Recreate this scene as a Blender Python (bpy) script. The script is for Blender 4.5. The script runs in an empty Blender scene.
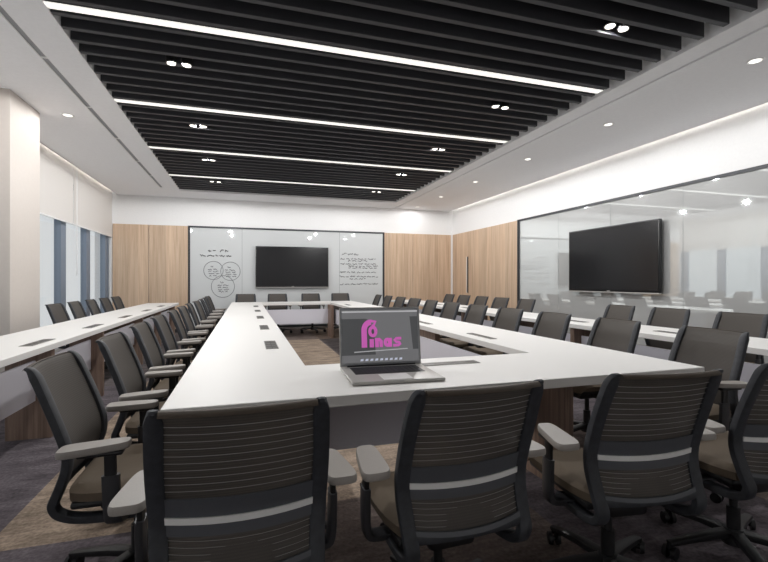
import bpy, bmesh, math, random
from mathutils import Vector, Matrix, Euler
random.seed(7)
PI = math.pi
scn = bpy.context.scene
COL = scn.collection

# ------------------------------------------------------------------ materials
def s2l(c):
    return tuple((x/255/12.92 if x/255 <= .04045 else ((x/255+.055)/1.055)**2.4) for x in c)
MATS = {}
def mat(name, rgb, rough=.5, metal=0, spec=.5, coat=0, ior=1.5, lin=False, emit=None, es=1.0, bump=None, noise=None):
    if name in MATS: return MATS[name]
    m = bpy.data.materials.new(name); m.use_nodes = True
    nt = m.node_tree; b = nt.nodes['Principled BSDF']
    c = rgb if lin else s2l(rgb)
    b.inputs['Base Color'].default_value = (*c, 1)
    b.inputs['Roughness'].default_value = rough
    b.inputs['Metallic'].default_value = metal
    b.inputs['Specular IOR Level'].default_value = spec
    b.inputs['IOR'].default_value = ior
    b.inputs['Coat Weight'].default_value = coat
    if emit:
        b.inputs['Emission Color'].default_value = (*emit, 1); b.inputs['Emission Strength'].default_value = es
    tc = nt.nodes.new('ShaderNodeTexCoord')
    n = nt.nodes.new('ShaderNodeTexNoise')
    nt.links.new(tc.outputs['Object'], n.inputs['Vector'])
    sc, amt = noise if noise else (30, .04)
    n.inputs['Scale'].default_value = sc; n.inputs['Detail'].default_value = 4
    mr = nt.nodes.new('ShaderNodeMapRange')
    mr.inputs['To Min'].default_value = 1-amt; mr.inputs['To Max'].default_value = 1+amt
    nt.links.new(n.outputs['Fac'], mr.inputs['Value'])
    mx = nt.nodes.new('ShaderNodeVectorMath'); mx.operation = 'SCALE'
    mx.inputs[0].default_value = c
    nt.links.new(mr.outputs[0], mx.inputs['Scale'])
    nt.links.new(mx.outputs[0], b.inputs['Base Color'])
    if bump:
        bn = nt.nodes.new('ShaderNodeBump'); bn.inputs['Strength'].default_value = bump[1]
        n2 = nt.nodes.new('ShaderNodeTexNoise'); n2.inputs['Scale'].default_value = bump[0]
        nt.links.new(tc.outputs['Object'], n2.inputs['Vector'])
        nt.links.new(n2.outputs['Fac'], bn.inputs['Height'])
        nt.links.new(bn.outputs[0], b.inputs['Normal'])
    MATS[name] = m
    return m

def wood(name, c1, c2, c3, grain=(14, 14, .5), rough=.5, big=2.2):
    m = bpy.data.materials.new(name); m.use_nodes = True
    nt = m.node_tree; b = nt.nodes['Principled BSDF']; b.inputs['Roughness'].default_value = rough
    g = nt.nodes.new('ShaderNodeNewGeometry')
    mp = nt.nodes.new('ShaderNodeMapping'); mp.inputs['Scale'].default_value = grain
    nt.links.new(g.outputs['Position'], mp.inputs['Vector'])
    n = nt.nodes.new('ShaderNodeTexNoise'); n.inputs['Scale'].default_value = 1.6; n.inputs['Detail'].default_value = 7
    n.inputs['Roughness'].default_value = .65; n.inputs['Distortion'].default_value = .3
    nt.links.new(mp.outputs[0], n.inputs['Vector'])
    r = nt.nodes.new('ShaderNodeValToRGB')
    r.color_ramp.elements[0].position = .32; r.color_ramp.elements[0].color = (*s2l(c1), 1)
    r.color_ramp.elements[1].position = .70; r.color_ramp.elements[1].color = (*s2l(c3), 1)
    e = r.color_ramp.elements.new(.5); e.color = (*s2l(c2), 1)
    nt.links.new(n.outputs['Fac'], r.inputs['Fac'])
    # veneer leaves: vertical boards with slightly different tone
    mp2 = nt.nodes.new('ShaderNodeMapping'); mp2.inputs['Scale'].default_value = (big*2.3, big*2.3, 0)
    nt.links.new(g.outputs['Position'], mp2.inputs['Vector'])
    fl = nt.nodes.new('ShaderNodeVectorMath'); fl.operation = 'FLOOR'
    nt.links.new(mp2.outputs[0], fl.inputs[0])
    wn = nt.nodes.new('ShaderNodeTexWhiteNoise'); nt.links.new(fl.outputs[0], wn.inputs['Vector'])
    mr = nt.nodes.new('ShaderNodeMapRange'); mr.inputs['To Min'].default_value = .88; mr.inputs['To Max'].default_value = 1.08
    nt.links.new(wn.outputs['Value'], mr.inputs['Value'])
    mx = nt.nodes.new('ShaderNodeVectorMath'); mx.operation = 'SCALE'
    nt.links.new(r.outputs[0], mx.inputs[0]); nt.links.new(mr.outputs[0], mx.inputs['Scale'])
    nt.links.new(mx.outputs[0], b.inputs['Base Color'])
    return m

def mesh_fabric():
    m = bpy.data.materials.new('chair_mesh_weave'); m.use_nodes = True
    nt = m.node_tree; b = nt.nodes['Principled BSDF']; b.inputs['Roughness'].default_value = .75
    b.inputs['Specular IOR Level'].default_value = .3
    out = nt.nodes['Material Output']
    tc = nt.nodes.new('ShaderNodeTexCoord')
    w = nt.nodes.new('ShaderNodeTexWave'); w.bands_direction = 'Z'; w.inputs['Scale'].default_value = 42
    w.inputs['Distortion'].default_value = .6; w.inputs['Detail'].default_value = 2
    nt.links.new(tc.outputs['Object'], w.inputs['Vector'])
    r = nt.nodes.new('ShaderNodeValToRGB')
    r.color_ramp.elements[0].color = (*s2l((74, 70, 67)), 1); r.color_ramp.elements[1].color = (*s2l((102, 96, 90)), 1)
    nt.links.new(w.outputs['Fac'], r.inputs['Fac'])
    nt.links.new(r.outputs[0], b.inputs['Base Color'])
    tr = nt.nodes.new('ShaderNodeBsdfTransparent')
    mx = nt.nodes.new('ShaderNodeMixShader')
    mr = nt.nodes.new('ShaderNodeMapRange'); mr.inputs['To Min'].default_value = .06; mr.inputs['To Max'].default_value = .28
    nt.links.new(w.outputs['Fac'], mr.inputs['Value']); nt.links.new(mr.outputs[0], mx.inputs['Fac'])
    nt.links.new(b.outputs[0], mx.inputs[1]); nt.links.new(tr.outputs[0], mx.inputs[2])
    nt.links.new(mx.outputs[0], out.inputs['Surface'])
    return m

def carpet():
    m = bpy.data.materials.new('carpet'); m.use_nodes = True
    nt = m.node_tree; N = nt.nodes; L = nt.links
    b = N['Principled BSDF']; b.inputs['Roughness'].default_value = .95; b.inputs['Specular IOR Level'].default_value = .15
    g = N.new('ShaderNodeNewGeometry')
    # big tiles
    mp = N.new('ShaderNodeMapping'); mp.inputs['Location'].default_value = (1.13/1.29, -2.4/3.4, 0); mp.inputs['Scale'].default_value = (1/1.29, 1/3.4, 0)
    L.new(g.outputs['Position'], mp.inputs['Vector'])
    fl = N.new('ShaderNodeVectorMath'); fl.operation = 'FLOOR'; L.new(mp.outputs[0], fl.inputs[0])
    wn = N.new('ShaderNodeTexWhiteNoise'); L.new(fl.outputs[0], wn.inputs['Vector'])
    rr = N.new('ShaderNodeValToRGB'); rr.color_ramp.interpolation = 'CONSTANT'
    cols = [(110, 98, 93), (98, 91, 95), (126, 111, 100), (94, 87, 87)]
    rr.color_ramp.elements[0].color = (*s2l(cols[0]), 1)
    rr.color_ramp.elements[1].position = .75; rr.color_ramp.elements[1].color = (*s2l(cols[3]), 1)
    for p, c in ((.25, cols[1]), (.5, cols[2])):
        e = rr.color_ramp.elements.new(p); e.color = (*s2l(c), 1)
    L.new(wn.outputs['Value'], rr.inputs['Fac'])
    # tan carpet area, near-left part a lit patch put into the colour, between X -1.13..1.45, Y 2.4..9.2
    sx = N.new('ShaderNodeSeparateXYZ'); L.new(g.outputs['Position'], sx.inputs[0])
    def cmpn(sock, a, b_):
        m1 = N.new('ShaderNodeMath'); m1.operation = 'GREATER_THAN'; m1.inputs[1].default_value = a; L.new(sock, m1.inputs[0])
        m2 = N.new('ShaderNodeMath'); m2.operation = 'LESS_THAN'; m2.inputs[1].default_value = b_; L.new(sock, m2.inputs[0])
        m3 = N.new('ShaderNodeMath'); m3.operation = 'MULTIPLY'; L.new(m1.outputs[0], m3.inputs[0]); L.new(m2.outputs[0], m3.inputs[1])
        return m3.outputs[0]
    mm = N.new('ShaderNodeMath'); mm.operation = 'MULTIPLY'
    L.new(cmpn(sx.outputs['X'], -1.13, 1.45), mm.inputs[0]); L.new(cmpn(sx.outputs['Y'], 2.4, 9.2), mm.inputs[1])
    mix = N.new('ShaderNodeMix'); mix.data_type = 'RGBA'
    L.new(mm.outputs[0], mix.inputs[0]); L.new(rr.outputs[0], mix.inputs[6]); mix.inputs[7].default_value = (*s2l((146, 130, 115)), 1)
    # mottling: streaks and fine pile
    mp2 = N.new('ShaderNodeMapping'); mp2.inputs['Scale'].default_value = (3.0, 9.0, 1); L.new(g.outputs['Position'], mp2.inputs['Vector'])
    n1 = N.new('ShaderNodeTexNoise'); n1.inputs['Scale'].default_value = 1.0; n1.inputs['Detail'].default_value = 8; n1.inputs['Roughness'].default_value = .7
    L.new(mp2.outputs[0], n1.inputs['Vector'])
    m1 = N.new('ShaderNodeMapRange'); m1.inputs['From Min'].default_value = .3; m1.inputs['From Max'].default_value = .7
    m1.inputs['To Min'].default_value = .45; m1.inputs['To Max'].default_value = 1.55; L.new(n1.outputs['Fac'], m1.inputs['Value'])
    n2 = N.new('ShaderNodeTexNoise'); n2.inputs['Scale'].default_value = 55; n2.inputs['Detail'].default_value = 3
    L.new(g.outputs['Position'], n2.inputs['Vector'])
    m2 = N.new('ShaderNodeMapRange'); m2.inputs['To Min'].default_value = .35; m2.inputs['To Max'].default_value = 1.7; L.new(n2.outputs['Fac'], m2.inputs['Value'])
    mu = N.new('ShaderNodeMath'); mu.operation = 'MULTIPLY'; L.new(m1.outputs[0], mu.inputs[0]); L.new(m2.outputs[0], mu.inputs[1])
    sc = N.new('ShaderNodeVectorMath'); sc.operation = 'SCALE'; L.new(mix.outputs[2], sc.inputs[0]); L.new(mu.outputs[0], sc.inputs['Scale'])
    L.new(sc.outputs[0], b.inputs['Base Color'])
    bp = N.new('ShaderNodeBump'); bp.inputs['Strength'].default_value = .35; bp.inputs['Distance'].default_value = .01
    L.new(n2.outputs['Fac'], bp.inputs['Height']); L.new(bp.outputs[0], b.inputs['Normal'])
    return m

def thin_glass():
    m = bpy.data.materials.new('window_glass'); m.use_nodes = True
    nt = m.node_tree; out = nt.nodes['Material Output']; nt.nodes.remove(nt.nodes['Principled BSDF'])
    t = nt.nodes.new('ShaderNodeBsdfTransparent'); t.inputs[0].default_value = (.95, .96, .96, 1)
    g = nt.nodes.new('ShaderNodeBsdfGlossy'); g.inputs['Roughness'].default_value = .02
    x = nt.nodes.new('ShaderNodeMixShader')
    x.inputs[0].default_value = .07; nt.links.new(t.outputs[0], x.inputs[1]); nt.links.new(g.outputs[0], x.inputs[2])
    nt.links.new(x.outputs[0], out.inputs[0])
    return m

def mirrorboard():
    m = bpy.data.materials.new('glossy_wall_glass'); m.use_nodes = True
    nt = m.node_tree; out = nt.nodes['Material Output']; b = nt.nodes['Principled BSDF']
    b.inputs['Base Color'].default_value = (*s2l((224, 225, 224)), 1); b.inputs['Roughness'].default_value = .3
    g = nt.nodes.new('ShaderNodeBsdfGlossy'); g.inputs['Roughness'].default_value = .02; g.inputs[0].default_value = (.82, .88, .89, 1)
    x = nt.nodes.new('ShaderNodeMixShader'); lw = nt.nodes.new('ShaderNodeLayerWeight'); lw.inputs[0].default_value = .25
    mr = nt.nodes.new('ShaderNodeMapRange'); mr.inputs['To Min'].default_value = .46; mr.inputs['To Max'].default_value = .8
    nt.links.new(lw.outputs['Fresnel'], mr.inputs['Value']); nt.links.new(mr.outputs[0], x.inputs[0])
    nt.links.new(b.outputs[0], x.inputs[1]); nt.links.new(g.outputs[0], x.inputs[2]); nt.links.new(x.outputs[0], out.inputs[0])
    return m

def emis(name, rgb, s):
    m = bpy.data.materials.new(name); m.use_nodes = True
    b = m.node_tree.nodes['Principled BSDF']; b.inputs['Base Color'].default_value = (*rgb, 1)
    b.inputs['Emission Color'].default_value = (*rgb, 1); b.inputs['Emission Strength'].default_value = s
    b.inputs['Roughness'].default_value = .4
    return m

M = dict(
    paint=mat('white_wall_paint', (240, 240, 240), .6, spec=.3, bump=(120, .02)),
    ceil=mat('ceiling_paint', (245, 245, 247), .8, spec=.2),
    beige=mat('column_cladding', (204, 196, 189), .6),
    wood=wood('oak_veneer', (188, 160, 134), (206, 179, 153), (221, 197, 172)),
    woodleg=wood('walnut_veneer', (112, 92, 80), (138, 115, 101), (156, 133, 118), grain=(26, 26, .8), rough=.45, big=4),
    top=mat('white_laminate', (234, 232, 229), .5, spec=.5, noise=(3, .01)),
    panel=mat('grey_modesty_panel', (224, 223, 232), .5, noise=(5, .01)),
    charcoal=mat('charcoal_frame_fabric', (50, 52, 57), .6, noise=(38, .7), bump=(60, .2)),
    plastic=mat('dark_grey_plastic', (58, 58, 61), .4),
    black=mat('black_plastic', (24, 24, 26), .42),
    armpad=mat('grey_arm_pad', (158, 152, 146), .45, noise=(200, .08)),
    silver=mat('silver_bar', (236, 235, 233), .38),
    lumbar=mat('lumbar_plastic', (80, 82, 87), .45),
    rib=mat('rib_wire', (190, 188, 186), .4, metal=.5),
    seat=mat('taupe_seat_fabric', (104, 91, 76), .85, noise=(220, .15), bump=(300, .25)),
    topfab=mat('brown_edge_fabric', (72, 61, 50), .7, noise=(120, .15)),
    slat=mat('black_slat', (60, 60, 64), .55, noise=(20, .06)),
    void=mat('black_plenum', (10, 10, 11), .9),
    frame=mat('black_metal_frame', (52, 54, 58), .4, metal=.3),
    mull=mat('blue_grey_mullion', (122, 134, 150), .5),
    white=mat('white_plastic', (236, 236, 236), .4),
    blind=mat('blind_fabric', (222, 218, 214), .9, noise=(300, .03)),
    board=mat('back_painted_glass', (214, 217, 218), .03, spec=.6, noise=(2, .005)),
    rboard=mirrorboard(),
    seam=mat('glass_joint', (140, 146, 148), .3),
    tv=mat('tv_screen', (30, 30, 32), .18, spec=.45),
    tvb=mat('tv_bezel', (20, 20, 22), .3),
    alu=mat('aluminium', (178, 175, 171), .35, metal=.1),
    keys=mat('black_keys', (34, 34, 38), .5),
    ink=mat('marker_ink', (52, 54, 58), .7),
    inkl=mat('marker_ink_grey', (120, 124, 128), .7),
    outlet=mat('outlet_dark', (84, 80, 76), .4),
    vent=mat('vent_grey', (150, 152, 155), .6),
    groove=mat('dark_groove', (70, 58, 48), .8),
    mesh=mesh_fabric(), carpet=carpet(), glass=thin_glass(),
    strip=emis('strip_diffuser', (1, .985, .93), .7),
    cove=emis('cove_led', (1, .95, .86), 9.0),
    lens=emis('lamp_lens', (1, .96, .88), 1.6),
    scr=emis('laptop_screen', (.125, .125, .13), .8),
    scr2=emis('laptop_screen_dark', (.045, .046, .048), .9),
    scr3=emis('laptop_screen_light', (.34, .34, .35), .9),
    magenta=emis('logo_magenta', (.50, .10, .39), .7),
    keyref=emis('screen_key_reflection', (.42, .44, .52), .8),  # glowing colour for the keyboard's mirror image in the screen
)
b = M['strip'].node_tree.nodes['Principled BSDF']

# ------------------------------------------------------------------ geometry helpers
class MB:
    def __init__(s): s.bm = bmesh.new()
    def box(s, x0, x1, y0, y1, z0, z1, bev=0, seg=2, mtx=None):
        bm = bmesh.new(); bmesh.ops.create_cube(bm, size=1)
        for v in bm.verts:
            v.co = Vector(((x0+x1)/2+v.co.x*(x1-x0), (y0+y1)/2+v.co.y*(y1-y0), (z0+z1)/2+v.co.z*(z1-z0)))
        if bev: bmesh.ops.bevel(bm, geom=bm.edges[:], offset=bev, segments=seg, affect='EDGES', profile=.5)
        if mtx: bmesh.ops.transform(bm, matrix=mtx, verts=bm.verts)
        s.join(bm); return s
    def join(s, bm):
        me = bpy.data.meshes.new('t'); bm.to_mesh(me); bm.free(); s.bm.from_mesh(me); bpy.data.meshes.remove(me)
    def cyl(s, p0, p1, r0, r1=None, n=20, caps=True):
        p0, p1 = Vector(p0), Vector(p1); r1 = r0 if r1 is None else r1
        bm = bmesh.new(); bmesh.ops.create_cone(bm, cap_ends=caps, segments=n, radius1=r0, radius2=r1, depth=(p1-p0).length)
        q = (p1-p0).to_track_quat('Z', 'Y')
        bmesh.ops.transform(bm, matrix=Matrix.Translation((p0+p1)/2) @ q.to_matrix().to_4x4(), verts=bm.verts)
        s.join(bm); return s
    def sweep(s, pts, w, h, side=(1, 0, 0), n=8, sq=3.0, ws=None):
        """superellipse section swept along pts; w along 'side', h across"""
        pts = [Vector(p) for p in pts]; side = Vector(side).normalized(); rings = []
        for i, p in enumerate(pts):
            t = (pts[min(i+1, len(pts)-1)]-pts[max(i-1, 0)]).normalized()
            sd = (side - t*side.dot(t)).normalized(); up = t.cross(sd).normalized()
            k = ws[i] if ws else 1
            ring = []
            for j in range(4*n//2):
                a = 2*PI*j/(2*n)
                ca, sa = math.cos(a), math.sin(a)
                x = math.copysign(abs(ca)**(2/sq), ca)*w/2*k; y = math.copysign(abs(sa)**(2/sq), sa)*h/2*k
                ring.append(s.bm.verts.new(p+sd*x+up*y))
            rings.append(ring)
        m = len(rings[0])
        for a, b_ in zip(rings, rings[1:]):
            for j in range(m): s.bm.faces.new((a[j], a[(j+1) % m], b_[(j+1) % m], b_[j]))
        s.bm.faces.new(rings[0][::-1]); s.bm.faces.new(rings[-1]); return s
    def tube(s, pts, r, n=6):
        return s.sweep(pts, 2*r, 2*r, side=(.13, .2, .97) if abs((Vector(pts[-1])-Vector(pts[0])).normalized().z) < .9 else (1, 0, 0), n=max(3, n//2), sq=2)
    def sheet(s, P, thick, axis=(0, 1, 0)):
        """P[i][j] grid of points → closed sheet of given thickness"""
        ax = Vector(axis)*thick/2; A = [[s.bm.verts.new(Vector(p)+ax) for p in r] for r in P]; B = [[s.bm.verts.new(Vector(p)-ax) for p in r] for r in P]
        ni, nj = len(P), len(P[0])
        for i in range(ni-1):
            for j in range(nj-1):
                s.bm.faces.new((A[i][j], A[i][j+1], A[i+1][j+1], A[i+1][j])); s.bm.faces.new((B[i+1][j], B[i+1][j+1], B[i][j+1], B[i][j]))
        for i in range(ni-1):
            s.bm.faces.new((A[i][0], A[i+1][0], B[i+1][0], B[i][0])); s.bm.faces.new((B[i][-1], B[i+1][-1], A[i+1][-1], A[i][-1]))
        for j in range(nj-1):
            s.bm.faces.new((B[0][j], B[0][j+1], A[0][j+1], A[0][j])); s.bm.faces.new((A[-1][j], A[-1][j+1], B[-1][j+1], B[-1][j]))
        return s
    def poly(s, pts2, depth, fn):
        """2-D outline extruded; fn(x,y,d)->3D"""
        f = [s.bm.verts.new(fn(x, y, 0)) for x, y in pts2]; k = [s.bm.verts.new(fn(x, y, depth)) for x, y in pts2]; n = len(pts2)
        s.bm.faces.new(f); s.bm.faces.new(k[::-1])
        for i in range(n): s.bm.faces.new((f[i], k[i], k[(i+1) % n], f[(i+1) % n]))
        return s
    def build(s, name, m, parent=None, smooth=True, **tags):
        bmesh.ops.recalc_face_normals(s.bm, faces=s.bm.faces)
        me = bpy.data.meshes.new(name); s.bm.to_mesh(me); s.bm.free()
        me.materials.append(m)
        if smooth:
            me.polygons.foreach_set('use_smooth', [True]*len(me.polygons))
            try: me.set_sharp_from_angle(angle=math.radians(38))
            except Exception: pass
        o = bpy.data.objects.new(name, me); COL.objects.link(o)
        if parent: o.parent = parent
        for k, v in tags.items(): o[k] = v
        return o
def thing(name, label, cat, loc=(0, 0, 0), rz=0, group=None):
    o = bpy.data.objects.new(name, None); COL.objects.link(o); o.empty_display_size = .1
    o.location = loc; o.rotation_euler = (0, 0, rz); o['label'] = label; o['category'] = cat
    if group: o['group'] = group
    return o
def copy_tree(o, parent=None):
    c = o.copy(); COL.objects.link(c)
    if parent: c.parent = parent
    for ch in list(o.children): copy_tree(ch, c)
    return c
def ipath(P, n):
    """catmull-rom through P, n samples per span"""
    P = [Vector(p) for p in P]; Q = [P[0]*2-P[1]]+P+[P[-1]*2-P[-2]]; out = []
    for i in range(1, len(Q)-2):
        for k in range(n):
            t = k/n; a, b_, c, d = Q[i-1], Q[i], Q[i+1], Q[i+2]
            out.append(.5*((2*b_)+(c-a)*t+(2*a-5*b_+4*c-d)*t*t+(3*b_-a-3*c+d)*t**3))
    out.append(P[-1]); return out
ORD = ['first', 'second', 'third', 'fourth', 'fifth', 'sixth', 'seventh', 'eighth', 'ninth', 'tenth', 'eleventh', 'twelfth', 'thirteenth', 'fourteenth', 'fifteenth']

# ------------------------------------------------------------------ dimensions
XL, XR, YB, YF, ZC = -2.94, 5.60, -1.6, 11.40, 3.18   # room
SX0, SX1, SY0, SY1 = -1.37, 3.60, -1.0, 10.52         # slatted opening
ZT, TT = .74, .045                                    # table top height, thickness
ZW = 2.51                                             # wood/glass top

# ------------------------------------------------------------------ shell
S = dict(kind='structure')
MB().box(XL-.3, XR+.1, YB-.1, YF+.1, -.1, 0).build('floor', M['carpet'], **S)
# ceiling: ring round the slatted opening with cove gaps at both sides
c = MB()
cl, cr = -2.80, 5.49
def ring(c, x0, x1, y0, y1, z0, z1): c.box(x0, x1, y0, y1, z0, z1)
vx0, vx1 = -1.73, -1.67
ring(c, cl, vx0, YB, YF, ZC, ZC+.05); ring(c, vx1, SX0, YB, YF, ZC, ZC+.05)
ring(c, vx0, vx1, YB, 1.15, ZC, ZC+.05); ring(c, vx0, vx1, 10.3, YF, ZC, ZC+.05)
ring(c, SX0, SX1, YB, SY0, ZC, ZC+.05); ring(c, SX0, SX1, SY1, YF, ZC, ZC+.05)
ring(c, SX1, 3.82, YB, YF, ZC, ZC+.05); ring(c, 3.855, cr, YB, YF, ZC, ZC+.05)
c.box(3.82, 3.855, YB, YF, ZC+.04, ZC+.05)
# opening side faces (white above slats)
c.box(SX1, SX1+.02, SY0, SY1, ZC+.05, ZC+.26); c.box(SX0-.02, SX0, SY0, SY1, ZC+.05, ZC+.26)
c.box(SX0, SX1, SY1, SY1+.02, ZC+.05, ZC+.26); c.box(SX0, SX1, SY0-.02, SY0, ZC+.05, ZC+.26)
# cove upstands
c.box(cl, cl+.02, YB, YF, ZC, ZC+.06); c.box(cr-.02, cr, YB, YF, ZC, ZC+.06)
c.box(XL-.15, cl+.1, YB, YF, ZC+.2, ZC+.25); c.box(cr-.1, XR+.1, YB, YF, ZC+.2, ZC+.25)
c.box(cl+.08, cl+.1, YB, YF, ZC+.05, ZC+.2); c.box(cr-.1, cr-.08, YB, YF, ZC+.05, ZC+.2)
c.build('ceiling', M['ceil'], **S, smooth=False)
MB().box(SX0-.02, SX1+.02, SY0-.02, SY1+.02, ZC+.26, ZC+.3).build('trim_1', M['void'], **S)

# walls
MB().box(XL-.3, XR+.1, YF, YF+.1, 0, ZC+.3).build('wall_far', M['paint'], **S)
MB().box(XR, XR+.1, YB, YF, 0, ZC+.3).build('wall_right', M['paint'], **S)
MB().box(XL-.3, XR+.1, YB-.1, YB, 0, ZC+.3).build('wall_near', M['paint'], **S)
w = MB()
w.box(XL-.16, XL, YB, YF, 2.95, ZC+.3).box(XL-.16, XL, YB, YF, 0, .10)
w.box(XL-.16, XL, YB, .0, .1, 2.95)
w.build('wall_left', M['paint'], **S)
MB().box(XL, -2.31, 5.47, 6.16, 0, ZC, .004).build('column', M['beige'], label='white and beige square column between the windows', kind='structure')
MB().box(XL, XL+.05, 11.33, YF, 0, ZC+.1).build('trim_2', M['white'], **S)

# windows with mullions
ys = [0.0, 1.6, 2.8, 4.0, 5.3, 6.4, 7.6, 8.79, 10.03, 11.24]
k = 1
for a, b_ in zip(ys, ys[1:]):
    if a == 5.3: continue
    f = MB().box(XL-.09, XL-.07, a+.11, b_-.11, .1, 2.95).build('window_%d' % k, M['glass'], **S)
    MB().box(XL-.105, XL-.03, a+.11, b_-.11, .1, .16).box(XL-.105, XL-.03, a+.11, b_-.11, 2.89, 2.95).build('window_frame', M['mull'], f)
    k += 1
for y in ys[1:]:
    MB().box(XL-.12, XL-.02, y-.11, y+.11, .1, 2.95).build('trim_%d' % (k-6+2), M['mull'], **S); k += 1
# wood panelling, far wall
def wp(name, x0, x1, y0, y1, z1=ZW):
    return MB().box(x0, x1, y0, y1, 0.08, z1, .004, 1).build(name, M['wood'])
WB0, WB1 = -1.28, 3.53
def panel(label, *a):
    o = wp('wall_panel', *a); o['label'] = label; o['category'] = 'wall panel'; o['group'] = 'oak wall panels'; return o
panel('pale oak wall panel on the far wall, next to the windows', XL+.06, -2.15, YF-.03, YF)
panel('pale oak wall panel on the far wall, touching the left side of the glass board', -2.14, WB0-.03, YF-.03, YF)
panel('oak wall panel on the far wall, touching the right side of the glass board', WB1+.03, 4.38, YF-.03, YF)
panel('oak wall panel on the far wall in the right room corner', 4.39, XR-.05, YF-.03, YF)
GY = 8.15
panel('narrow oak wall panel on the right wall in the far corner', XR-.03, XR, 11.22, YF-.05)
panel('oak wall panel on the right wall beside the black framed glass', XR-.03, XR, GY+.02, 10.39)
d = MB().box(XR-.03, XR, 10.40, 11.21, .01, ZW, .003, 1).build('door_1', M['wood'], **S)
MB().box(XR-.034, XR-.028, 10.41, 10.475, .9, 1.85).build('door_handle', M['groove'], d)
MB().box(XR-.045, XR-.028, 10.48, 10.50, .9, 1.85, .003).build('pull_edge', M['silver'], d)
MB().box(XR-.07, XR-.03, YF-.07, YF-.03, 0, ZW).build('trim_12', M['white'], **S)
MB().box(XL+.06, WB0-.03, YF-.02, YF, 0, .08).box(WB1+.03, XR, YF-.02, YF, 0, .08).build('baseboard_far', M['frame'], **S)
MB().box(XR-.02, XR, GY, 10.39, 0, .08).build('baseboard_right', M['frame'], **S)

# ------------------------------------------------------------------ slatted ceiling
sc = thing('slatted_ceiling', 'black slatted ceiling panel recessed in the white ceiling above the tables', 'ceiling panel', ((SX0+SX1)/2, (SY0+SY1)/2, ZC+.26))
LY = [1.98, 3.74, 5.495, 7.27, 9.05]
def slat(y):
    o = MB().box(SX0+.003, SX1-.06, y-.024, y+.024, ZC+.002, ZC+.145, .002, 1).build('slat', M['slat'], None, smooth=False)
    o.parent = sc; o.matrix_parent_inverse = Matrix.Translation(-Vector(sc.location)); return o
yy = []
edges = [0.2]+LY+[10.83]
for a, b_ in zip(edges, edges[1:]):
    n = 9; st = (b_-a)/n
    yy += [a+(i+.5)*st for i in range(n)]
for y in yy:
    if y < SY1-.04 and y > -.9: slat(y)
y = .1
while y > -.9: slat(y); y -= .195
def wchild(mb, name, m, parent, **t):
    o = mb.build(name, m, None, **t); o.parent = parent
    o.matrix_parent_inverse = (Matrix.Translation(parent.location) @ parent.rotation_euler.to_matrix().to_4x4()).inverted(); return o
o = wchild(MB().box(SX0+.6, SX0+.63, SY0+.1, SY1-.05, ZC+.146, ZC+.19).box(SX1-.7, SX1-.67, SY0+.1, SY1-.05, ZC+.146, ZC+.19), 'support_rail', M['void'], sc)

GL = 'linear ceiling lights between the slats'
names = ['nearest', 'second nearest', 'third nearest', 'farthest']
for i, y in enumerate(LY[1:]):
    t = thing('linear_light', 'white linear strip light across the black slatted ceiling, %s in view' % names[i], 'ceiling light', ((SX0+SX1)/2, y, ZC+.06), 0, GL)
    wchild(MB().box(SX0+.004, SX1-.06, y-.05, y-.042, ZC+.01, ZC+.08).box(SX0+.004, SX1-.06, y+.042, y+.05, ZC+.01, ZC+.08).box(SX0+.004, SX1-.06, y-.05, y+.05, ZC+.08, ZC+.086), 'housing', M['slat'], t, smooth=False)
    wchild(MB().box(SX0+.006, SX1-.062, y-.041, y+.041, ZC+.006, ZC+.03), 'diffuser', M['strip'], t)

def spot(name, loc, power, parent, size=PI, col=(1, .992, .985), rad=.04, blend=.08, rot=None):
    l = bpy.data.lights.new(name, 'SPOT'); l.energy = power; l.spot_size = size; l.spot_blend = blend; l.color = col; l.shadow_soft_size = rad
    o = bpy.data.objects.new(name, l); COL.objects.link(o); o.parent = parent; o.location = loc
    if rot: o.rotation_euler = rot
    return o
PW_T, PW_D = 70, 13
for side, x0 in (('left', -.58), ('right', 2.75)):
    for i, y in enumerate([2.74, 4.39, 6.07, 7.72, 9.37]):
        t = thing('twin_downlight', 'pair of small round spotlights set between ceiling slats, %s row, %s from the near end' % (side, ORD[i]), 'spotlight', (x0, y, ZC+.05), 0, 'twin spotlights in the slatted ceiling')
        for s_ in (-.065, .065):
            r = MB().cyl((s_, 0, -.05), (s_, 0, .06), .046, .05, 24, caps=True).build('lamp_ring', M['black'], t)
            MB().cyl((s_, 0, -.056), (s_, 0, -.049), .036, .036, 24).build('lens', M['lens'], r)
        spot('lamp', (0, 0, -.065), PW_T if y > 3 else 72, t, rad=.05)
def downlight(x, y, label, p=PW_D):
    t = thing('downlight', label, 'downlight', (x, y, ZC), 0, 'round recessed downlights')
    m_ = MB()
    n = 28
    rings = [(.058, -.006), (.066, -.001), (.066, .02), (.046, .02), (.046, -.004)]
    vs = [[m_.bm.verts.new((r*math.cos(2*PI*j/n), r*math.sin(2*PI*j/n), z)) for j in range(n)] for r, z in rings]
    for q in range(5):
        A, B = vs[q], vs[(q+1) % 5]
        for j in range(n): m_.bm.faces.new((A[j], A[(j+1) % n], B[(j+1) % n], B[j]))
    m_.build('trim_ring', M['white'], t)
    MB().cyl((0, 0, -.002), (0, 0, .01), .045, .045, 28).build('lens', M['lens'], t)
    spot('lamp', (0, 0, -.03), p, t, rad=.05)
for i, y in enumerate([2.785, 4.465, 6.13, 7.84, 9.47, 10.95]):
    downlight(4.35, y, 'round white downlight in the right hand ceiling, %s from the near end' % ORD[i], PW_D if y < 10 else 8)
downlight(-2.02, 4.46, 'round white downlight in the left hand ceiling, just in front of the column', 20)
downlight(-2.02, 6.13, 'round white downlight in the left hand ceiling, beside the top of the column', 6)
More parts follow.
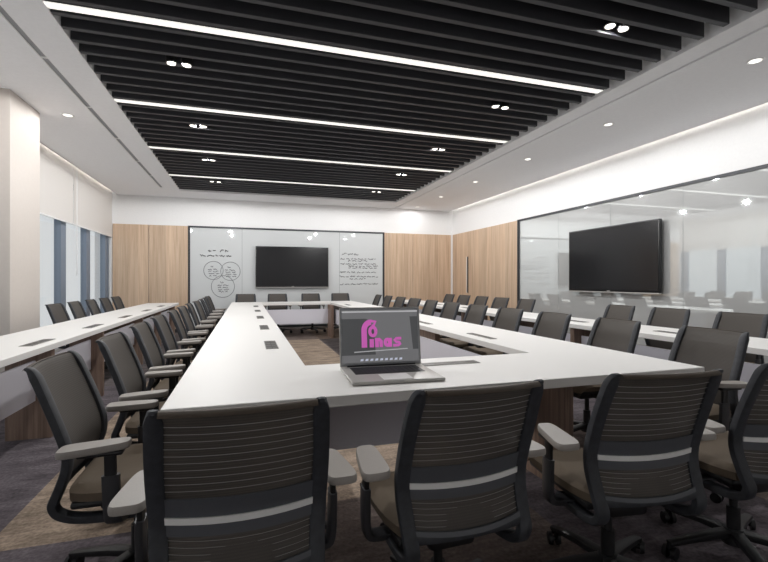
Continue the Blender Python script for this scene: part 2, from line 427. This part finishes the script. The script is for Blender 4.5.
# vents
vy = [1.15, 2.3, 3.45, 4.6, 5.77, 6.93, 8.15, 9.2, 10.3]
for i, (a, b_) in enumerate(zip(vy, vy[1:])):
    if i < 2: 
        MB().box(vx0, vx1, a, b_, ZC, ZC+.05).build('trim_%d' % (20+i), M['ceil'], **S); continue
    t = thing('air_vent', 'slim grey linear air slot in the white ceiling, %s from the near end' % ORD[i-2], 'air vent', ((vx0+vx1)/2, (a+b_)/2, ZC), 0, 'linear air slots along the window side')
    wchild(MB().box(vx0, vx1, a, a+.03, ZC, ZC+.02).box(vx0, vx0+.006, a, b_, ZC-.001, ZC+.02).box(vx1-.006, vx1, a, b_, ZC-.001, ZC+.02), 'vent_frame', M['white'], t, smooth=False)
    wchild(MB().box(vx0+.006, vx1-.006, a+.03, b_, ZC+.008, ZC+.016), 'vent_slot', M['vent'], t)
# cove lights
t = thing('cove_light', 'warm cove light strip above the ceiling edge along the right wall', 'cove light', (5.46, 5, ZC+.07))
wchild(MB().box(5.425, 5.455, -.3, YF-.1, ZC+.055, ZC+.075), 'led_strip', M['cove'], t)
t = thing('cove_light', 'warm cove light strip above the ceiling edge along the windows', 'cove light', (-2.76, 5, ZC+.07))
wchild(MB().box(-2.765, -2.735, 0.2, YF-.1, ZC+.055, ZC+.075), 'led_strip', M['cove'], t)

# ------------------------------------------------------------------ blinds
def blind(y0, y1, label, cord=True):
    t = thing('roller_blind', label, 'window blind', (-2.88, (y0+y1)/2, ZC), 0, 'white roller blinds')
    wchild(MB().box(-2.883, -2.878, y0, y1, 2.215, ZC+.08), 'blind_fabric', M['blind'], t, smooth=False)
    wchild(MB().box(-2.892, -2.87, y0, y1, 2.19, 2.215, .004), 'bottom_bar', M['white'], t)
    wchild(MB().cyl((-2.88, y0, ZC+.12), (-2.88, y1, ZC+.12), .03), 'roller_tube', M['white'], t)
    if cord:
        pts = [(-2.85, y0+.02, ZC+.1), (-2.85, y0+.02, 1.35), (-2.85, y0+.035, 1.31), (-2.85, y0+.06, 1.31), (-2.85, y0+.075, 1.35), (-2.85, y0+.075, ZC+.1)]
        wchild(MB().tube(pts, .004), 'pull_cord', M['white'], t)
blind(9.012, 11.32, 'white roller blind half lowered over the windows nearest the far wall')
blind(6.2, 8.988, 'white roller blind half lowered over the windows just behind the column')
blind(2.75, 5.42, 'white roller blind half lowered in front of the column, seen in the glass reflection', False)
blind(.05, 2.7, 'white roller blind half lowered nearest the camera, seen in the glass reflection', False)

# ------------------------------------------------------------------ glass boards
t = thing('glass_whiteboard', 'wide white glass writing board with black frame on the far wall', 'whiteboard', ((WB0+WB1)/2, YF, 1.2))
wchild(MB().box(WB0, WB1, YF-.02, YF-.001, .1, ZW-.03), 'glass_panel', M['board'], t, smooth=False)
fr = MB().box(WB0-.03, WB0+.015, YF-.04, YF, 0.05, ZW+.01).box(WB1-.015, WB1+.03, YF-.04, YF, .05, ZW+.01).box(WB0, WB1, YF-.04, YF, ZW-.03, ZW+.01).box(WB0, WB1, YF-.04, YF, .05, .1)
wchild(fr, 'frame', M['frame'], t, smooth=False)
wchild(MB().box(-.095, -.088, YF-.022, YF-.015, .1, ZW-.03).box(2.33, 2.337, YF-.022, YF-.015, .1, ZW-.03), 'joint', M['seam'], t, smooth=False)
# marker writing (hand-drawn scribble strokes)
def pw(px, py, Y):   # photo pixel on a wall of constant Y
    a = (px-384)/442; zc = Y/(.9546-a*.298); return (zc*(a*.9546+.298), 1.21-(py-281)/442*zc)
YI = YF-.024
def scribble(mb, x0, x1, z, h, rnd, r=.0045):
    x = x0
    while x < x1-.02:
        wl = rnd.uniform(.06, .16); xe = min(x+wl, x1); pts = []; q = x
        while q < xe:
            pts.append((q, YI, z+rnd.uniform(-h, h)*.5)); q += rnd.uniform(.010, .02)
        if len(pts) > 2: mb.tube(pts, r, 6)
        x = xe+.03
rnd = random.Random(3)
def text_lines(L, name, m, r=.0045):
    for (xa, ya, xb, yb, h) in L:
        mb = MB()
        A = pw(xa, ya, YI); B = pw(xb, yb, YI)
        scribble(mb, A[0], B[0], (A[1]+B[1])/2, h, rnd, r)
        wchild(mb, name, m, t)
text_lines([(208, 250.6, 216, 251, .06), (220, 250.8, 229, 251.2, .06), (200, 255.6, 234, 256.2, .045)], 'heading_writing', M['ink'], .009)
cen = [(213.5, 270.5, 8.8), (230.5, 271.3, 9), (223, 286.5, 10.6)]
for cx, cy, r in cen:
    A = pw(cx, cy, YI); R = r*11.0/442
    circ = MB(); circ.tube([(A[0]+R*math.cos(u*2*PI/40), YI, A[1]+R*math.sin(u*2*PI/40)) for u in range(41)], .006)
    wchild(circ, 'drawn_circle', M['inkl'], t)
cl_ = []
for cx, cy, r in cen:
    cl_.append((cx-3, cy-4, cx+1, cy-4, .05))
    for q in range(4): cl_.append((cx-5.5+q*.4, cy-1.2+q*2.1, cx+6, cy-1.1+q*2.1, .035))
text_lines(cl_, 'circle_notes', M['ink'], .0058)
text_lines([(342, 253.8, 359.5, 254.4, .06), (340.5, 258.6, 376, 259.2, .045), (348, 261, 368, 261, .04), (340.5, 263.8, 376, 264.2, .045), (348.5, 266, 378.5, 266.4, .04), (348.5, 268, 377, 268.2, .04),
            (340, 272.2, 377.5, 272.4, .045), (339.5, 276.4, 378, 276.8, .045), (349.5, 278.8, 366, 279, .04), (340, 283.6, 379.5, 284.4, .045)], 'notes_writing', M['ink'], .0065)

GX = XR-.02
t = thing('glass_wall_board', 'long glossy pale glass wall board with black frame on the right wall', 'glass board', (XR, 4.5, 1.2))
seams = [8.15, 6.92, 5.68, 4.45, 3.22, 1.99, .76, -.47]
for a, b_ in zip(seams, seams[1:]):
    wchild(MB().box(GX, XR-.001, b_+.003, a-.003, .1, ZW-.03), 'glass_panel', M['rboard'], t, smooth=False)
wchild(MB().box(XR-.05, XR, GY, GY+.05, 0, ZW+.01).box(XR-.04, XR, -.5, GY, ZW-.03, ZW+.01).box(XR-.04, XR, -.5, GY, .05, .1).box(XR-.04, XR, -.52, -.47, 0, ZW+.01), 'frame', M['frame'], t, smooth=False)
j = MB()
for s_ in seams[1:-1]: j.box(XR-.018, XR-.001, s_-.003, s_+.003, .1, ZW-.03)
wchild(j, 'joint', M['seam'], t, smooth=False)

# ------------------------------------------------------------------ TVs
def tv(label, loc, rz, W, z0, z1):
    t = thing('television', label, 'television', loc, rz)   # local: faces -Y, width along X
    MB().box(-W/2, W/2, -.05, 0, z0, z1, .004).build('bezel', M['tvb'], t)
    MB().box(-W/2+.018, W/2-.018, -.0525, -.049, z0+.03, z1-.018).build('screen', M['tv'], t)
    MB().box(-W/2, W/2, -.055, -.005, z0-.016, z0+.002, .003).build('bottom_trim', M['alu'], t)
    MB().box(-.03, .03, -.0545, -.05, z0+.008, z0+.02).build('logo_plate', M['alu'], t)
    MB().box(-.3, .3, 0, .05, (z0+z1)/2-.2, (z0+z1)/2+.2).build('wall_mount', M['black'], t)
tv('large flat black television on the white glass board of the far wall', (1.125, YF-.072, 0), 0, 1.80, 1.06, 2.07)
tv('large flat black television on the glass board of the right wall', (XR-.072, 5.62, 0), -PI/2, 1.80, 1.04, 2.08)

# ------------------------------------------------------------------ tables
def outlet(mbt, x0, x1, y0, y1, parent):
    f = wchild(MB().box(x0-.004, x1+.004, y0-.006, y1+.006, ZT-.001, ZT+.003, .001, 1), 'outlet_box', M['alu'], parent)
    g = MB().box(x0, x1, y0, y1, ZT+.002, ZT+.0045)
    wchild(g, 'outlet_lid', M['outlet'], f) if False else None
    o = g.build('outlet_lid', M['outlet'], f)
    o.matrix_parent_inverse = f.matrix_parent_inverse.copy() if False else Matrix.Identity(4)
    o.location = (0, 0, 0)
    h = MB(); n = 4
    if y1-y0 > x1-x0:
        for i in range(1, n): h.box(x0+.004, x1-.004, y0+(y1-y0)*i/n-.004, y0+(y1-y0)*i/n+.004, ZT+.0045, ZT+.0055)
        h.box((x0+x1)/2-.003, (x0+x1)/2+.003, y0+.01, y1-.01, ZT+.0045, ZT+.0055)
    else:
        h.box(x0+.01, x1-.01, (y0+y1)/2-.003, (y0+y1)/2+.003, ZT+.0045, ZT+.0055)
    h.build('flap_gap', M['black'], f)
# centre ring table
TX0, TX1, TY0, TY1 = -.30, 2.39, 1.78, 10.28
IX0, IX1, IY0, IY1 = .315, 1.775, 2.48, 9.60
t = thing('conference_table', 'long white rectangular ring shaped conference table with open middle, centre of the room', 'table', ((TX0+TX1)/2, (TY0+TY1)/2, 0))
bm = bmesh.new()
m_ = MB()
o4 = [(TX0, TY0), (TX1, TY0), (TX1, TY1), (TX0, TY1)]; i4 = [(IX0, IY0), (IX1, IY0), (IX1, IY1), (IX0, IY1)]
V = {}
for nm, P, in (('o', o4), ('i', i4)):
    for z in (ZT-TT, ZT): V[nm, z] = [m_.bm.verts.new((x, y, z)) for x, y in P]
for i in range(4):
    j = (i+1) % 4
    for z in (ZT-TT, ZT): m_.bm.faces.new((V['o', z][i], V['o', z][j], V['i', z][j], V['i', z][i]))
    for nm in 'oi': m_.bm.faces.new((V[nm, ZT][i], V[nm, ZT][j], V[nm, ZT-TT][j], V[nm, ZT-TT][i]))
es = [e for e in m_.bm.edges if not (abs(e.verts[0].co.x-e.verts[1].co.x) > .1 and abs(e.verts[0].co.y-e.verts[1].co.y) > .1)]
bmesh.ops.bevel(m_.bm, geom=es, offset=.0025, segments=1, affect='EDGES')
wchild(m_, 'table_top', M['top'], t, smooth=False)
def leg(x0, x1, y0, y1, parent): wchild(MB().box(x0, x1, y0, y1, 0, ZT-TT, .002, 1), 'leg', M['woodleg'], parent, smooth=False)
for y0, y1 in ((2.08, 2.46), (4.2, 4.75), (6.9, 7.45), (9.28, 9.68)):
    e = 0 if y0 in (2.08, 9.28) else .14
    leg(.30-e, .36-e, y0, y1, t); leg(1.72+e, 1.78+e, y0, y1, t)
def mp(x0, x1, y0, y1, parent): wchild(MB().box(x0, x1, y0, y1, .29, .60, .002, 1), 'modesty_panel', M['panel'], parent, smooth=False)
mp(.36, 1.72, 2.37, 2.39, t); mp(.36, 1.72, 9.62, 9.64, t); mp(.24, .26, 2.46, 9.6, t); mp(1.83, 1.85, 2.46, 9.6, t)
rails = MB()
for y in (3.2, 5.5, 8.3): rails.box(TX0+.06, IX0-.03, y, y+.05, ZT-TT-.03, ZT-TT).box(IX1+.03, TX1-.06, y, y+.05, ZT-TT-.03, ZT-TT)
wchild(rails, 'under_rail', M['black'], t)
for y in (3.35, 4.63, 5.93, 7.23, 8.53):
    outlet(None, .135, .215, y-.2, y+.2, t); outlet(None, 1.885, 1.94, y-.2, y+.2, t)
outlet(None, .92, 1.28, 2.26, 2.33, t)
def side_table(x0, x1, label, px, ox, y0=1.78, y1=10.45, ys=()):
    t = thing('side_table', label, 'table', ((x0+x1)/2, (y0+y1)/2, 0), 0, 'long white side tables')
    wchild(MB().box(x0, x1, y0, y1, ZT-TT, ZT, .0025, 1), 'table_top', M['top'], t, smooth=False)
    wchild(MB().box(px-.01, px+.01, y0+.2, y1-.2, .29, .60, .002, 1), 'modesty_panel', M['panel'], t, smooth=False)
    for y in ((2.0, 4.03, 5.3, 7.17, 8.6, 10.2) if px < 0 else (2.0, 4.05, 5.3, 6.68, 8.13, 10.2)): 
        leg(x0+.27 if px < 0 else x0+.05, x1-.05 if px < 0 else x1-.12, y, y+.06, t)
    for y in ys: outlet(None, ox-.04, ox+.04, y-.2, y+.2, t)
side_table(-2.005, -1.385, 'long white table in front of the windows and the column', -1.55, -1.51, ys=(2.7, 4.0, 5.28, 6.55, 7.85, 9.1))
side_table(3.42, 4.06, 'long white table in front of the glossy glass wall on the right', 3.58, 3.68, ys=(3.0, 4.3, 5.6, 6.9, 8.2, 9.4))

# ------------------------------------------------------------------ office chair
def make_chair():
    t = thing('office_chair', '', 'office chair')
    prof = ipath([(0, -.322, .899), (0, -.311, .904), (0, -.293, .897), (0, -.272, .86), (0, -.240, .78), (0, -.207, .69), (0, -.184, .61), (0, -.184, .55), (0, -.202, .49), (0, -.220, .445)], 5)
    def hw(z): return .196 + .012*math.sin(PI*min(1, max(0, (z-.45)/.46)))
    def pt(u, p, sag=0): return Vector((u*(hw(p.z)-.012), p.y-.022*(1-u*u), p.z-sag*(1-u*u)))
    # weave
    us = [-1+2*i/10 for i in range(11)]
    MB().sheet([[pt(u, p) for u in us] for p in prof[6:]], .006).build('back_mesh', M['mesh'], t)
    # rolled top edge
    top = MB().sheet([[pt(u, p)+Vector((0, 0, 0)) for u in us] for p in prof[:8]], .009, (0, .6, .8)); top.build('top_roll', M['topfab'], t)
    # side frames: continue under the seat
    low = ipath([prof[-1], (0, -.228, .418), (0, -.212, .385), (0, -.160, .362), (0, -.07, .352), (0, .04, .352)], 5)[1:]
    f = MB()
    for sgn in (-1, 1):
        up = [Vector((sgn*hw(p.z), p.y, p.z)) for p in prof[5:]]
        lo = [Vector((sgn*(hw(.45)-.015*i/len(low)), p.y, p.z)) for i, p in enumerate(low)]
        P = up+lo; ws = [.30+.70*min(1, i/9) for i in range(len(P))]
        f.sweep(P, .046, .032, n=6, sq=4, ws=ws)
    # bottom cross bar
    pb = prof[-2]
    f.sweep([Vector((u*.20, pb.y-.02*(1-u*u)-.002, .447)) for u in us], .03, .02, side=(0, 0, 1), n=5)
    f.box(-.205, .205, -.01, .03, .338, .362, .006)
    f.build('back_frame', M['charcoal'], t)
    # rear wire ribs
    def at(z):
        for a, b_ in zip(prof[12:], prof[13:]):
            if b_.z <= z <= a.z: q = (z-a.z)/(b_.z-a.z); return a.lerp(b_, q)
        return prof[-1]
    r = MB()
    zs = [.862-.0205*i for i in range(10)]+[.545-.0155*i for i in range(5)]
    for z in zs:
        p = at(z)
        pts = []
        for u in [-1+2*i/8 for i in range(9)]:
            q = pt(u, p, .012 if z < .6 else .004); q.y -= .006; pts.append(q)
        r.sweep(pts, .0015, .0015, side=(0, 0, 1), n=3, sq=2)
    r.build('wire_ribs', M['rib'], t)
    # lumbar pad + silver strip
    def band(z0, z1, off, th, sag, wid=1, n=5, m=M['lumbar'], nm='lumbar_pad'):
        rows = []
        for i in range(n+1):
            z = z0+(z1-z0)*i/n; p = at(z); row = []
            for u in us:
                q = pt(u*wid, p, sag); p2 = at(q.z); q.y = p2.y-.022*(1-(u*wid)**2)-off; row.append(q)
            rows.append(row)
        return MB().sheet(rows, th).build(nm, m, t)
    band(.658, .556, .008, .006, .008)
    band(.606, .588, .014, .005, .008, .97, 2, M['silver'], 'silver_strip')['label'] = 'silver strip across the lower back'
    band(.475, .462, .012, .006, .012, .97, 2, M['lumbar'], 'lower_brace')
    # seat
    s = MB(); nx, ny = 14, 14; rows = []
    def seat_z(u, v): return .485-.016*(1-u*u)*(1-abs(v)**3) - .045*max(0, v-.55)**2/.2
    top_, bot = [], []
    for j in range(ny+1):
        v = -1+2*j/ny; rt, rb = [], []
        for i in range(nx+1):
            u = -1+2*i/nx
            sq = 1-.12*(abs(u)**4)*(abs(v)**2)
            x = u*.235*(1-.10*max(0, -v)**2)*(1-.06*v**6); y = .03+v*.225*(1-.08*u**6)
            e = max(abs(u), abs(v)); drop = .028*max(0, (e-.80)/.20)**2
            rt.append(Vector((x, y, seat_z(u, v)-drop))); rb.append(Vector((x*.97, y if v < .8 else y-.01, .425+(.0 if v < .7 else -.0))))
        top_.append(rt); bot.append(rb)
    T = [[s.bm.verts.new(p) for p in r_] for r_ in top_]; B = [[s.bm.verts.new(p) for p in r_] for r_ in bot]
    for j in range(ny):
        for i in range(nx):
            s.bm.faces.new((T[j][i], T[j][i+1], T[j+1][i+1], T[j+1][i])); s.bm.faces.new((B[j+1][i], B[j+1][i+1], B[j][i+1], B[j][i]))
    for j in range(ny):
        s.bm.faces.new((T[j+1][0], B[j+1][0], B[j][0], T[j][0])); s.bm.faces.new((T[j][-1], B[j][-1], B[j+1][-1], T[j+1][-1]))
    for i in range(nx):
        s.bm.faces.new((T[0][i], B[0][i], B[0][i+1], T[0][i+1])); s.bm.faces.new((T[-1][i+1], B[-1][i+1], B[-1][i], T[-1][i]))
    s.build('seat_cushion', M['seat'], t)
    MB().box(-.215, .215, -.175, .235, .398, .426, .012).build('seat_pan', M['black'], t)
    MB().box(-.085, .085, -.12, .13, .325, .40, .02).box(-.05, .05, .10, .17, .345, .39, .012).cyl((.08, .06, .37), (.27, .06, .378), .008).box(.25, .30, .045, .075, .368, .386, .006).build('tilt_mechanism', M['black'], t)
    # arms
    for sgn in (-1, 1):
        a = MB()
        P = ipath([(sgn*.07, .0, .372), (sgn*.17, -.01, .362), (sgn*.255, -.02, .368), (sgn*.273, -.025, .40), (sgn*.276, -.028, .47), (sgn*.276, -.03, .535)], 4)
        a.sweep(P, .058, .026, side=(0, 1, 0), n=6, sq=4)
        ar = a.build('armrest', M['plastic'], t)
        MB().sweep([(sgn*.276, -.03, .52), (sgn*.276, -.032, .615)], .040, .018, side=(0, 1, 0), n=5, sq=4).box(sgn*.276-.022, sgn*.276+.022, -.13, .01, .606, .622, .006).build('armrest_stem', M['black'], ar)
        # pad: tapered slab
        out = []
        for q in range(28):
            an = 2*PI*q/28; ca, sa = math.cos(an), math.sin(an)
            yy_ = math.copysign(abs(sa)**.42, sa)*.108; xx_ = math.copysign(abs(ca)**.42, ca)*(.042-.007*(yy_/.108))
            out.append((xx_, yy_))
        p_ = MB(); lv = [(.80, .620), (.97, .624), (1, .632), (.985, .641), (.93, .646)]
        rings = []
        for k_, z in lv: rings.append([p_.bm.verts.new((sgn*(.273)+x*k_ - sgn*.012*(y/.13), y*(1-(1-k_)*.4)-.078, z+.004*(y/.13))) for x, y in out])
        for A, B in zip(rings, rings[1:]):
            for q in range(28): p_.bm.faces.new((A[q], A[(q+1) % 28], B[(q+1) % 28], B[q]))
        p_.bm.faces.new(rings[0][::-1]); p_.bm.faces.new(rings[-1])
        p_.build('armrest_pad', M['armpad'], ar, label='light grey armrest pad')
    # column and base
    MB().cyl((0, 0, .11), (0, 0, .22), .026).cyl((0, 0, .2), (0, 0, .335), .016).build('gas_column', M['black'], t)
    bs = MB(); bs.cyl((0, 0, .06), (0, 0, .125), .045, .036, 24)
    for k_ in range(5):
        a = PI/2+2*PI*k_/5+.2
        d = Vector((math.cos(a), math.sin(a), 0)); sd = Vector((-d.y, d.x, 0))
        P = [d*.02+Vector((0, 0, .105)), d*.12+Vector((0, 0, .098)), d*.22+Vector((0, 0, .084)), d*.30+Vector((0, 0, .070))]
        bs.sweep(P, .050, .030, side=sd, n=5, sq=4, ws=[1.1, 1, .85, .7])
    base = bs.build('star_base', M['black'], t)
    for k_ in range(5):
        a = PI/2+2*PI*k_/5+.2; d = Vector((math.cos(a), math.sin(a), 0)); c0 = d*.30; sd = Vector((-d.y, d.x, 0)); a2 = a+1.1+k_
        sd = Vector((math.cos(a2), math.sin(a2), 0)); fw = Vector((-sd.y, sd.x, 0))
        w_ = MB(); w_.cyl(c0+Vector((0, 0, .045)), c0+Vector((0, 0, .072)), .008, n=10)
        cc = c0+fw*.012+Vector((0, 0, .029))
        for sg in (-1, 1):
            w_.cyl(cc+sd*sg*.009, cc+sd*sg*.026, .029, .026, 18)
        w_.cyl(cc-sd*.02, cc+sd*.02, .010, n=10)
        w_.build('caster', M['black'], base)
    return t
proto = make_chair(); used = [False]
def chair(x, y, rz, label, group):
    if not used[0]: c_ = proto; used[0] = True
    else: c_ = copy_tree(proto)
    c_.location = (x, y, 0); c_.rotation_euler = (0, 0, rz); c_['label'] = label; c_['group'] = group
R = math.radians
near = [(-.01, 1.44, 0, 'dark mesh office chair seen from behind at the near table end, leftmost of four'),
        (.65, 1.44, 1.5, 'dark mesh office chair seen from behind, directly in front of the laptop'),
        (1.38, 1.42, -7, 'dark mesh office chair seen from behind, just right of the one before the laptop'),
        (2.05, 1.40, -6, 'dark mesh office chair at the near table end, cut by the right picture edge')]
for x, y, a, l in near: chair(x, y, R(a), l, 'chairs at the near end of the ring table')
jit = random.Random(11)
for k_ in range(11):
    chair(-.42+jit.uniform(-.012, .012), 2.03+.73*k_, -PI/2+R(jit.uniform(-3, 3)), 'mesh office chair on window side of centre ring table, %s from near end' % ORD[k_], 'chairs on the window side of the ring table')
for k_ in range(11):
    chair(2.51+jit.uniform(-.012, .012), 2.05+.73*k_, PI/2+R(jit.uniform(-3, 3)), 'mesh office chair on right side of centre ring table, %s from near end' % ORD[k_], 'chairs on the right side of the ring table')
for i, x in enumerate((.0, .71, 1.50, 2.22)):
    chair(x, 10.48, PI+R(jit.uniform(-2, 2)), 'dark mesh office chair at far end of ring table, %s from the left' % ORD[i], 'chairs at the far end of the ring table')
for i, y in enumerate((2.95, 3.69, 4.39, 6.3, 7.05, 7.76, 8.48, 9.2)):
    chair(4.17, y, PI/2+R(jit.uniform(-3, 3)), 'mesh office chair between right side table and glass wall, %s from near end' % ORD[i], 'chairs along the right side table')
for i, y in enumerate((6.84, 7.55, 8.27, 8.98, 9.7)):
    chair(-2.12, y, -PI/2+R(jit.uniform(-3, 3)), 'mesh office chair between left side table and windows, %s beyond the column' % ORD[i], 'chairs along the window side table')

# ------------------------------------------------------------------ laptop
lx0, lx1, ly0, ly1 = .450, .895, 1.905, 2.268
lt = thing('laptop', 'open silver laptop with pink logo on its grey screen, on the ring table', 'laptop', ((lx0+lx1)/2, ly0, ZT+.002), R(-3.3))
W = lx1-lx0; D = ly1-ly0
MB().box(-W/2, W/2, 0, D, 0, .016, .006, 3).build('laptop_base', M['alu'], lt)
kb = MB().box(-W*.40, W*.40, D*.44, D*.90, .0155, .0168).build('keyboard', M['keys'], lt)
ks = MB()
for r_ in range(6):
    for c_ in range(14):
        x = -W*.395+c_*(W*.79/14); y = D*.45+r_*(D*.44/6)
        ks.box(x+.002, x+W*.79/14-.002, y+.002, y+D*.44/6-.002, .0168, .0185)
ks.build('keys', M['black'], kb)
MB().box(-W*.16, W*.16, D*.06, D*.39, .0158, .0165).build('trackpad', M['silver'], lt)
MB().cyl((-W*.42, D-.006, .016), (W*.42, D-.006, .016), .007).build('hinge', M['black'], lt)
lean = R(7); H = .312
def sp(x, y, d): return Vector((x, D-.004+(y)*math.sin(lean)-d*math.cos(lean), .016+y*math.cos(lean)+d*math.sin(lean)))
def plate(x0, x1, y0, y1, d0, d1): return MB().poly([(x0, y0), (x1, y0), (x1, y1), (x0, y1)], d1-d0, lambda x, y, d: sp(x, y, d0+d))
lid = plate(-W/2, W/2, 0, H, -.010, 0).build('screen_lid', M['alu'], lt, smooth=False)
plate(-W/2+.004, W/2-.004, .004, H-.004, 0, .001).build('screen_border', M['vent'], lid, smooth=False)
plate(-W/2+.012, W/2-.012, .018, H-.014, .001, .0018).build('screen_display', M['scr'], lid, smooth=False)
plate(-W/2+.012, W/2-.012, H-.028, H-.020, .0018, .0022).build('menu_bar', M['scr3'], lid, smooth=False)
def sx(px): return -W/2+(px-339.4)/(419.3-339.4)*W     # photo px → screen
def sy(py): return H-(py-310.5)/(366.5-310.5)*H
d2 = MB()
def q4(mb, P, d0, d1): mb.poly([(sx(a), sy(b_)) for a, b_ in P], d1-d0, lambda x, y, d: sp(x, y, d0+d))
q4(d2, [(341.2, 321.5), (365, 321.5), (369, 324), (372.5, 330), (374, 356), (341.2, 356)], .0018, .0021)
d2.build('screen_picture', M['scr2'], lid, smooth=False); d2 = MB()
q4(d2, [(409, 320), (417, 320), (417, 352), (411.5, 352)], .0018, .0021)
d2.build('screen_picture', M['scr2'], lid, smooth=False)
q = MB(); q4(q, [(353, 352.7), (406, 350.8), (406, 351.6), (353, 353.5)], .0024, .0027); q.build('caption_line', M['scr3'], lid, smooth=False)
q = MB()
for i in range(9):
    x = 358.6+i*4.8; q4(q, [(x, 361.8), (x+3, 361.6), (x+3.2, 359.6), (x+.6, 359.8)], .0024, .0027)
q.build('key_row_reflection', M['keyref'], lid, smooth=False)  # keyboard reflection painted onto the display as pale glowing quads
# logo strokes
def stroke(mb, pts, w, px0=352, py0=312, s=12.8, d0=.0024, d1=.003):
    P = [Vector((px0+a/s, py0+b_/s)) for a, b_ in pts]
    L_, R_ = [], []
    for i, p in enumerate(P):
        tdir = (P[min(i+1, len(P)-1)]-P[max(i-1, 0)]).normalized(); n = Vector((-tdir.y, tdir.x))*(w/s/2)
        L_.append(p+n); R_.append(p-n)
    for i in range(len(P)-1):
        q4(mb, [L_[i], L_[i+1], R_[i+1], R_[i]], d0, d1)
def arc(cx, cy, rx, ry, a0, a1, n=16): return [(cx+rx*math.cos(R(a0+(a1-a0)*i/n)), cy-ry*math.sin(R(a0+(a1-a0)*i/n))) for i in range(n+1)]
lg = MB()
stroke(lg, [(140, 474), (140, 270)]+arc(222, 265, 82, 98, 180, 84, 12), 68)
stroke(lg, [(222, 150), (285, 160), (262, 205), (238, 215)], 34, d0=.0022)
stroke(lg, arc(250, 280, 38, 52, 0, 360, 24), 40)
stroke(lg, [(233, 372), (233, 474)], 54)
stroke(lg, [(298, 474), (298, 362)], 46); stroke(lg, [(298, 388), (330, 380), (350, 400), (352, 474)], 42)
stroke(lg, arc(432, 418, 28, 36, 0, 360, 20), 42); stroke(lg, [(470, 474), (470, 365)], 38)
stroke(lg, [(612, 372), (545, 374), (524, 392), (545, 414), (585, 422), (596, 440), (575, 456), (506, 458)], 34)
lg.build('screen_logo', M['magenta'], lid, smooth=False, label='pink logo lettering on the screen')

# ------------------------------------------------------------------ world, camera
wd = bpy.data.worlds.new('world'); scn.world = wd; wd.use_nodes = True
wd.node_tree.nodes['Background'].inputs[0].default_value = (.93, .955, .98, 1)
wd.node_tree.nodes['Background'].inputs[1].default_value = .76
cam = bpy.data.cameras.new('camera'); co = bpy.data.objects.new('camera', cam); COL.objects.link(co)
cam.sensor_width = 36; cam.lens = 442/768*36; cam.clip_start = .02
co.location = (0, 0, 1.21); co.rotation_euler = (PI/2, 0, -R(17.34))
scn.camera = co
scn.view_settings.view_transform = 'Standard'; scn.view_settings.look = 'None'
scn.view_settings.exposure = .1; scn.view_settings.gamma = 1; scn.view_settings.use_curve_mapping = False
